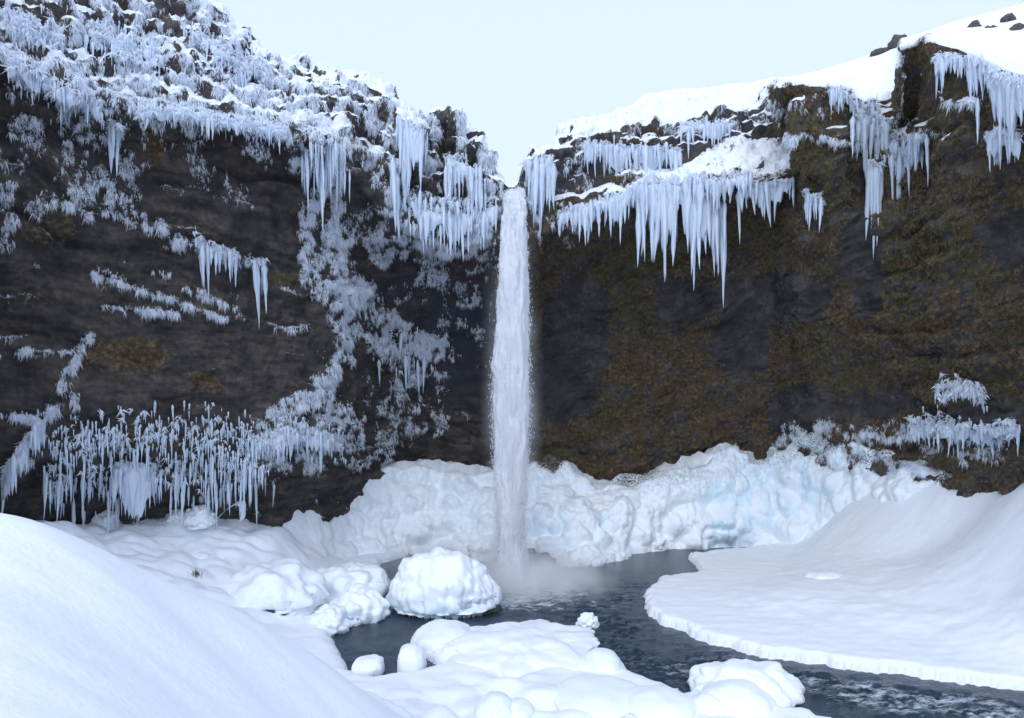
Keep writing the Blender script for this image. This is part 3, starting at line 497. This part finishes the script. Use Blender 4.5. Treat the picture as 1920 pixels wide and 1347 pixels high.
icicles('small icicles high under the boulders right of the waterfall', [(1275,240),(1330,238),(1372,236)], (35,65), (6,9), 18, 20)
icicles('few icicles on the bare face of the rounded rock prow', [(1507,365),(1540,382)], (35,70), (6,10), 7, 10)
icicles('icicles under the snowy brow of the rounded rock prow', [(1555,172),(1585,182),(1612,200)], (30,65), (6,10), 12, 10)
icicles('frozen cascade of icicles in the gully between the two rock prows', [(1605,222),(1635,205),(1655,235)], (70,150), (10,18), 22, 30, 14)
icicles('longest single icicles at the foot of the gully cascade', [(1628,320),(1650,310)], (110,175), (10,16), 6, 8, 8)
icicles('icicles beside the left flank of the tall rock prow', [(1668,270),(1690,285),(1728,275)], (50,130), (8,14), 16, 20, 14)
icicles('pair of icicle bunches under the brow of the tall rock prow', [(1752,110),(1765,112),(1786,108),(1802,118)], (45,85), (8,13), 12, 6, 4)
icicles('icicle row under the grassy edge of the tall rock prow', [(1812,108),(1835,120),(1862,138)], (60,105), (9,14), 16, 10, 5)
icicles('broad thick icicle curtain at the right edge of the picture', [(1862,146),(1890,152),(1925,156),(1985,150)], (110,175), (13,22), 26, 20, 6)
icicles('lower tier of the broad curtain at the right edge, ending in points', [(1850,255),(1878,250),(1908,258)], (60,105), (11,18), 12, 10, 5)
icicles('lone thin icicle on the face of the tall rock prow', [(1822,190),(1828,192)], (70,85), (7,9), 2)
icicles('ragged white icicles low on the right wall above the snow', [(1705,800),(1760,800),(1840,815),(1905,800)], (25,65), (6,11), 30, 40, 12)
icicles('short icicles scattered on the right wall near the picture edge', [(1750,735),(1800,728),(1850,745)], (14,40), (4,6), 9, 14, 10)
icicles('longest icicle on the left wall beside the frosted cavity', [(733,300),(748,318)], (110,150), (12,17), 3, 6, 5)
icicles('icicle sheet below the crest left of the frosted knob', [(752,232),(772,245),(795,250)], (90,170), (9,15), 16, 20, 12)
icicles('thick icicles on the face of the frosted knob left of the waterfall', [(838,300),(868,310),(905,345)], (70,140), (9,15), 20, 24, 12)
icicles('hanging fringe of icicles along the lip left of the waterfall', [(770,380),(820,405),(880,405),(928,390)], (45,95), (7,13), 44, 70, 16)
icicles('frozen strands running down the left wall from the ledge end', [(575,300),(610,285),(645,300)], (90,200), (6,11), 16, 40, 18, sheet=0)
icicles('icicle pair under the upper ledge near the left edge', [(205,232),(228,245)], (60,115), (9,14), 5, 4, 4)
icicles('icicle bunch hanging in the middle of the left wall', [(368,452),(400,470),(448,485)], (60,115), (9,14), 11, 14, 6)
icicles('single frozen drip right of the bunch on the left wall', [(478,492),(498,495)], (90,120), (11,15), 3, 4, 3)
icicles('lone icicle under the left ledge', [(398,232),(402,234)], (38,48), (7,9), 2)
icicles('upper row of small icicles along the foot of the left wall', [(100,835),(180,825),(300,815),(400,815),(480,828)], (25,70), (3.5,6.5), 90, 220, 24, sheet=0, crust=0.35)
icicles('lower row of icicles above the snow at the foot of the left wall', [(90,900),(180,900),(300,892),(400,890),(500,872)], (55,120), (4.5,8.5), 90, 160, 22, sheet=0, crust=0.3)
icicles('stout frozen columns reaching the snow at the foot of the left wall', [(212,880),(250,874),(292,884)], (90,118), (15,26), 14, 10, 5, sheet=0.95)
icicles('icicle fringe of the frozen bulge right of the left wall foot', [(478,835),(540,815),(600,822),(640,835)], (28,60), (6,10), 44, 90, 14)
icicles('icicles on the dark recess wall left of the waterfall', [(735,655),(760,660),(800,650)], (30,70), (6,10), 6, 30, 22)
icicles('thin draped icicles high on the frosted slope in the upper left corner', [(10,22),(60,50),(120,72)], (25,65), (4,7), 26, 70, 14)
icicles('thin icicle drape just above the left ledge near the picture edge', [(20,125),(100,165),(190,205)], (25,60), (4,7), 30, 90, 12)
icicles('thin icicle drape in the middle of the upper left frosted slope', [(170,60),(230,85),(310,110)], (25,60), (4,7), 26, 80, 16)
icicles('thin icicle drape below the skyline of the upper left slope', [(360,60),(430,110),(500,140)], (20,50), (4,7), 24, 80, 14)
icicles('short drape of icicles under the snowy left ledge', [(260,212),(340,214),(430,232),(540,250)], (15,45), (4,7), 36, 110, 8)
icicles('ice ribbon slanting down the left edge of the wall', [(85,790),(45,840),(8,900)], (50,95), (9,14), 16, 20, 6)

RT = np.array(ROOTS); rr0 = link('rime_roots', tufts('rime_roots', RT, np.tile([0, -0.8, 0.3], (len(RT), 1)), rng.uniform(0.2, 0.5, len(RT)), 10, M_RIME, 0.8, 0.4, 0.5, 0.13)); tag(rr0, 'white crust of rime where the icicles are rooted', kind='stuff')

# ------------------------------------------------------------------ waterfall
ft = np.array([(338,944,988),(400,940,990),(500,932,994),(600,928,996),(700,920,997),(800,922,995),(900,925,990),(1000,926,990),(1060,926,994),(1100,922,1004)], float)
nz_, na_ = 420, 96; zt = np.linspace(0, 1, nz_); zf = 13.4 - (ft[:, 0] - HOR) / F * 50
zc = np.linspace(zf[0], -0.3, nz_); l = np.interp(-zc, -zf, (ft[:, 1] - 960) / F * 50); r = np.interp(-zc, -zf, (ft[:, 2] - 960) / F * 50)
cx, hw = (l + r) / 2, (r - l) / 2 * 0.86; cy = 49.9 + 2.2 * np.exp(-zt * 18); ang = np.linspace(0, 2 * math.pi, na_, endpoint=False)
FV = np.stack([cx[:, None] + hw[:, None] * np.cos(ang), cy[:, None] + 0.75 * hw[:, None] * np.sin(ang), zc[:, None] * np.ones(na_)], -1); PF = FV.reshape(-1, 3)
fd = 0.42 * fbm(PF * np.array([0.9, 0.9, 0.16]), 3) + 0.42 * (billow(PF * np.array([2.0, 2.0, 0.3]) + 3, 3) - 0.3) + 0.16 * fbm(PF * np.array([6, 6, 0.9]), 3)
dirn = np.stack([np.cos(ang), np.sin(ang), 0 * ang], -1)[None]; FV = FV + dirn * fd.reshape(nz_, na_)[..., None]
fall = link('waterfall', new_mesh('waterfall', FV, grid_faces(nz_, na_, True), M_FALL)); tag(fall, 'tall white waterfall plunging from the notch in the cliff into the pool', kind='structure')
nd = 50000; q = rng.integers(0, nz_, nd); th = rng.uniform(0, 6.28, nd); rr_ = 0.75 + np.abs(rng.normal(0, 0.2, nd)) * (0.6 + 0.8 * zt[q])
D0 = np.stack([cx[q] + hw[q] * rr_ * np.cos(th), cy[q] + 0.75 * hw[q] * rr_ * np.sin(th), zc[q] + rng.normal(0, .1, nd)], -1); sz = rng.uniform(0.012, 0.04, nd)[:, None, None]
tet = np.array([[1, 0, -.6], [-.5, .87, -.6], [-.5, -.87, -.6], [0, 0, 4.5]]); DV = (D0[:, None, :] + tet[None] * sz).reshape(-1, 3)
fi = np.arange(nd)[:, None, None] * 4 + np.array([[0, 2, 1], [0, 1, 3], [1, 2, 3], [2, 0, 3]])[None]
sp = link('spray', new_mesh('spray', DV, fi.reshape(-1, 3), M_FALL, False), fall); sp['kind'] = 'stuff'
def mist(name, loc, sc, mat, label):
    bm = bmesh.new(); bmesh.ops.create_icosphere(bm, subdivisions=4, radius=1.0); me = bpy.data.meshes.new(name); bm.to_mesh(me); bm.free(); me.materials.append(mat)
    o = link(name, me, None, loc); o.scale = sc; return tag(o, label, kind='stuff')
mist('spray_mist', (0.0, 49.8, 14.5), (2.6, 2.2, 19), mat_mist('fall_mist', 0.8, (1, 1, 0.8), 0.7, (1.0, -0.6)), 'thin spray drifting round the falling water')
mist('pool_mist', (1.0, 49.3, 0.2), (7.5, 6.5, 3.4), mat_mist('pool_mist', 2.2, (1, 1, 1), 0.55, (0.9, -0.1)), 'white mist rising where the waterfall hits the pool')
mist('drifting_mist', (-1, 56, 0.8), (16, 8, 3.2), mat_mist('drift_mist', 0.22, (1, 1, 1), 0.3, (0.9, -0.1)), 'thin mist drifting over the back of the pool')

# ------------------------------------------------------------------ boulders, snow pillows, rocks
def ico(sub=5):
    bm = bmesh.new(); bmesh.ops.create_icosphere(bm, subdivisions=sub, radius=1.0); bm.verts.ensure_lookup_table()
    V = np.array([v.co[:] for v in bm.verts]); Fc = np.array([[v.index for v in f.verts] for f in bm.faces]); bm.free(); return V, Fc
ICO = {k: ico(k) for k in (3, 4, 5, 6)}
def lump_mesh(name, size, mat, seed, sub=5, rough=0.1, lumps=0.0, box=0.0, under=0.35, lscale=1.2, attrs=None):
    """rounded body: size = half width, half depth, height; under = how far it flattens below"""
    V, Fc = ICO[sub]; V = V.copy(); S = np.array([size[0], size[1], size[2]])
    if box: V = np.sign(V) * np.abs(V) ** (1 - box); V /= np.maximum(1, np.linalg.norm(V, axis=1, keepdims=True) * 0.85)
    n = V / np.linalg.norm(V, axis=1, keepdims=True); Q = n * S / max(S) * 2 + seed * 7.7
    d = 1 + rough * fbm(Q * 0.9, 3) + lumps * (0.45 - worley(Q * lscale) ** 2) + lumps * 0.25 * (0.45 - worley(Q * lscale * 2.6) ** 2) + (0.12 * np.abs(pn(Q * np.array([4, 4, 0.7]))) * np.clip(1 - n[:, 2], 0, 1) if lumps > 0.05 else 0)
    lowr = np.sqrt(np.clip(1 - np.clip(-n[:, 2], 0, 1) ** 2, 0.05, 1)); V[:, :2] *= np.where(n[:, 2] < 0, (1 - 0.12 * np.clip(-n[:, 2] * 2, 0, 1)) * np.minimum(1 / lowr, 2.2), 1)[:, None]
    V = V * d[:, None]; V[:, 2] = np.where(V[:, 2] < 0, V[:, 2] * under, V[:, 2]); V = V * S
    return new_mesh(name, V, Fc, mat, True, attrs(V) if attrs else None)
def at(px, py, z=0.0): Y = float(Yw(py, z)); return W(px, py, Y), Y / F
def fringe(parent, size, zbase, n, ln, seed, arc=(0, 6.28), mat=None):
    V, Fc = [], []; r = np.random.default_rng(seed)
    for q in range(n):
        a = r.uniform(*arc); k = r.integers(12); w = r.uniform(0.07, 0.19); h = r.uniform(*ln)
        V.append(ICV[k] * np.array([w, w, h]) + np.array([size[0] * math.cos(a), size[1] * math.sin(a), zbase + r.uniform(-.1, .25)])); Fc.append(ICF + 72 * q)
    o = link('ice_fringe', new_mesh('ice_fringe', np.concatenate(V), np.concatenate(Fc), M_ICE), parent); o['kind'] = 'stuff'
# the big boulder in the pool
p, s = at(828, 1158); root = empty('icy_boulder', p + np.array([0, 2.2, 0])); tag(root, 'large boulder in the pool cased in lumpy white ice left of the waterfall foot', 'boulder')
o = link('rock', lump_mesh('rock', (3.05, 2.3, 2.3), M_ROCK, 3, 5, 0.25, 0.12), root, (0.35, 0.1, 0.1))
def icecap_attrs(V): return dict(blue=sstep(1.2, 0.0, V[:, 2]) * 0.9 + 0.2, dirt=np.zeros(len(V)))
me = lump_mesh('ice_cap', (3.45, 2.6, 3.5), M_ICEG, 5, 6, 0.2, 0.10, 0.0, 0.06, 1.9, icecap_attrs)
v = np.zeros(len(me.vertices) * 3, np.float32); me.vertices.foreach_get('co', v); v = v.reshape(-1, 3); v[:, 0] -= 0.25 * v[:, 2] * (v[:, 2] > 0) * 0.5; v[:, 2] += 0.5; me.vertices.foreach_set('co', v.ravel())
link('ice_cap', me, root, (-0.15, -0.1, -0.15)); fringe(root, (3.4, 2.6), 0.95, 420, (0.7, 1.15), 5, (2.9, 6.6)); fringe(root, (3.2, 2.42), 0.85, 300, (0.7, 1.1), 6, (2.9, 6.6))
def pillow(label, px, py, w, h, depth, seed, z=0.0, mat=None, lumps=0.0, box=0.0, name='snow_pillow', cat='snow mound', rock=True, sub=4, fr=0, group=None, grow=0.0, rough=0.2):
    """snow-capped stone seen with its foot at (px, py): w, h in pixels, depth in metres"""
    p, s = at(px, py, z); root = empty(name, p + np.array([0, depth, -0.35 if mat is M_ICEG and w > 60 else -0.08])); tag(root, label, cat, group); hw, hh = w * s / 2, h * s
    if rock: link('rock', lump_mesh('rock', (hw * 0.86, depth * 0.86, hh * 0.55), M_ROCK, seed + 40, 4, 0.2, 0.06), root, (0, 0, -0.05))
    me = lump_mesh('snow_cap', (hw, depth, hh * 0.82), mat or M_SNOW, seed, max(sub, 5) if mat is M_ICEG else sub, max(rough, 0.3) if mat is M_ICEG else rough, lumps * 1.9, box, 0.35, 1.3, (lambda V: dict(blue=np.full(len(V), .25), dirt=np.zeros(len(V)))) if mat is M_ICEG else None)
    link('snow_cap', me, root, (0, 0, hh * 0.2 + grow)); 
    if fr: fringe(root, (hw * 0.96, depth * 0.96), hh * 0.35, fr, (0.25, 0.6), seed, (3.0, 6.4))
    return root
G1 = 'snow covered stones along the stream'
pillow('small square snow block on the near left waterline', 684, 1274, 58, 34, 0.75, 1, box=0.35, group=G1)
pillow('taller snow block standing alone between left bank and snow isle', 767, 1270, 54, 50, 0.8, 2, box=0.3, group=G1)
pillow('rounded snow pillow at the far left end of the snow isle', 826, 1236, 124, 46, 2.0, 3, group=G1)
pillow('wide flat snow heap forming the middle of the snow isle', 985, 1284, 340, 44, 3.9, 4, lumps=0.03, rough=0.45, sub=6, group=G1)
pillow('round snow pillow at the right tip of the snow isle', 1140, 1288, 84, 48, 1.5, 5, group=G1)
pillow('large snow mound in the stream at the bottom right of the snow isle', 1428, 1345, 200, 66, 2.0, 6, lumps=0.06, rough=0.35, sub=5, group=G1)
pillow('snow pillow in front of the large stream mound at the bottom edge', 1408, 1376, 160, 62, 1.8, 7, group=G1)
pillow('snow pillow left of the bottom edge mound', 1345, 1374, 80, 52, 1.2, 8, group=G1)
pillow('low snow hump near the bottom edge centre', 1130, 1352, 190, 26, 2.2, 9, 0.5, group=G1)
pillow('small snow hump at the bottom edge', 972, 1364, 70, 32, 1.0, 10, 0.5, group=G1)
pillow('snow hump leaning on the small one at the bottom edge', 928, 1370, 84, 44, 1.2, 11, 0.5, group=G1)
pillow('low wide snow hump near the bottom right of the near bank', 1255, 1364, 140, 36, 1.7, 12, 0.5, group=G1)
pillow('small white ice lump floating alone in the dark stream', 1104, 1179, 38, 24, 0.5, 13, mat=M_ICEG, lumps=0.2, name='ice_lump', cat='ice', rock=False, sub=4)
pillow('frosted small boulder beside the left side of the big icy boulder', 711, 1116, 26, 36, 0.45, 14, mat=M_ICEG, lumps=0.2, name='frosted_stone', cat='boulder', sub=4)
G2 = 'ice covered boulders on the left shore'
pillow('lumpy ice mound at the waterline left of the big icy boulder', 655, 1174, 110, 62, 1.7, 15, mat=M_ICEG, lumps=0.14, fr=30, name='ice_mound', group=G2)
pillow('tall lumpy ice mound behind the waterline mound on the left shore', 640, 1132, 150, 66, 2.2, 16, 0.3, mat=M_ICEG, lumps=0.14, name='ice_mound', group=G2)
pillow('small ice mound at the shoreline below the left mounds', 605, 1188, 80, 44, 1.4, 17, 0.2, mat=M_ICEG, lumps=0.12, name='ice_mound', group=G2)
pillow('broad snow capped boulder with an icicle fringe on the left shore', 482, 1152, 190, 84, 2.6, 18, 1.1, mat=M_ICEG, lumps=0.08, fr=70, name='ice_mound', group=G2)
pillow('snow dome with dark twigs left of the icicle fringed boulder', 362, 1092, 74, 52, 1.3, 19, 2.2, name='ice_mound', group=G2)
pillow('low snow dome furthest left of the shore boulders', 312, 1078, 76, 40, 1.3, 20, 2.6, name='ice_mound', group=G2)
pillow('icy boulder with a dark hollow at the foot of the left wall', 182, 994, 60, 40, 1.0, 21, 5.1, mat=M_ICEG, lumps=0.08, name='frosted_stone', cat='boulder', fr=14)
pillow('frozen knob of ice among the icicles at the foot of the left wall', 362, 988, 56, 34, 1.0, 22, 5.0, mat=M_ICEG, lumps=0.2, name='ice_lump', cat='ice', rock=False)
pillow('frozen knob of ice left of the ice arch', 322, 986, 44, 26, 0.9, 23, 5.0, mat=M_ICEG, lumps=0.2, name='ice_lump', cat='ice', rock=False)
pillow('snowy rock hump in the middle of the right snow bank', 1570, 1104, 110, 26, 1.5, 24, 0.75, rough=0.4)
pillow('lumpy ice block at the pool edge right of the waterfall', 1098, 1064, 72, 36, 1.1, 25, mat=M_ICEG, lumps=0.2, name='ice_mound', group='ice blocks along the back of the pool')
pillow('ice block at the back of the pool below the blue ice dome', 1225, 1034, 60, 30, 1.0, 26, mat=M_ICEG, lumps=0.2, name='ice_mound', group='ice blocks along the back of the pool')
pillow('small ice crumbs at the pool edge beside the lumpy block', 1160, 1050, 36, 14, 0.7, 27, mat=M_ICEG, lumps=0.3, name='ice_mound', group='ice blocks along the back of the pool', sub=4)
def rock(label, px, py, w, h, depth, seed, Y=None, snowy=0.0, group=None):
    p = W(px, py, Y) if Y else at(px, py)[0]; s = p[1] / F; hw, hh = w * s / 2, h * s
    o = link('rock', lump_mesh('rock', (hw, depth, hh), M_ROCK, seed, 5, 0.35, 0.22, 0.2, 0.4, 1.1), None, p); tag(o, label, 'rock', group)
    return o
rock('dark soaked rock at the foot of the waterfall on its right', 1012, 1062, 56, 22, 1.0, 31)
rock('dark soaked rock just behind the falling water', 992, 1042, 30, 12, 0.7, 32, 56.5)
rock('jagged dark rock outcrop on the snowy skyline at the upper right', 1682, 98, 30, 26, 1.2, 33, 69)
rock('low dark rock left of the skyline outcrop', 1650, 107, 34, 12, 1.0, 34, 69.5)
rock('dark boulder poking out of the snow slope at the top right', 1826, 64, 22, 20, 0.6, 35, 58)
rock('brown boulder right of the dark one on the top right slope', 1856, 70, 24, 18, 0.6, 36, 56)
rock('rounded boulder near the top right corner', 1890, 42, 20, 14, 0.5, 37, 57)
rock('brown grassy boulder near the right picture edge on the top slope', 1905, 66, 26, 18, 0.6, 38, 53)
# ice arch at the foot of the left wall
a0 = W(398, 985, 47.0); root = empty('ice_arch', a0); tag(root, 'thin arch of ice at the foot of the left wall', 'ice')
tt = np.linspace(0, 1, 24); sc = 47 / F
path = np.stack([np.interp(tt, [0, .35, .6, .8, 1], [-10, 22, 44, 56, 56]) * sc, 0.4 * np.sin(tt * 3), np.interp(tt, [0, .35, .6, .8, 1], [-8, 28, 42, 38, 8]) * sc], -1); path = smooth1(path, 1.2, 0)
ring = np.linspace(0, 6.283, 10, endpoint=False); AV = path[:, None, :] + (0.17 + 0.06 * rng.random((24, 1, 1))) * np.stack([np.cos(ring), np.sin(ring), 0.9 * np.sin(ring + 1.2)], -1)[None]
link('arch', new_mesh('arch', AV, grid_faces(24, 10, True), M_ICE), root)
# dark twigs showing through the snow domes
def twigs(label, px, py, Y, w, h, n, seed):
    r = np.random.default_rng(seed); o = W(px, py, Y); s = Y / F; B = np.stack([r.normal(0, w * s / 3, n), r.normal(0, .15, n) - 0.25, r.uniform(0, h * s * 0.5, n)], -1)
    T = B + np.stack([r.normal(0, .15, n), r.normal(-.1, .1, n), r.uniform(0.15, h * s * 0.6, n)], -1); sd_ = np.array([0.014, 0, 0])
    V = np.stack([B - sd_, B + sd_, T + sd_ * .4, T - sd_ * .4], 1).reshape(-1, 3); m = new_mesh('dead_shrub', V, np.arange(4 * n).reshape(-1, 4), M_TWIG, False)
    tag(link('dead_shrub', m, None, o), label, 'shrub')
twigs('dark dead twigs on the snow dome of the left shore', 373, 1088, 40.3, 12, 26, 70, 1)
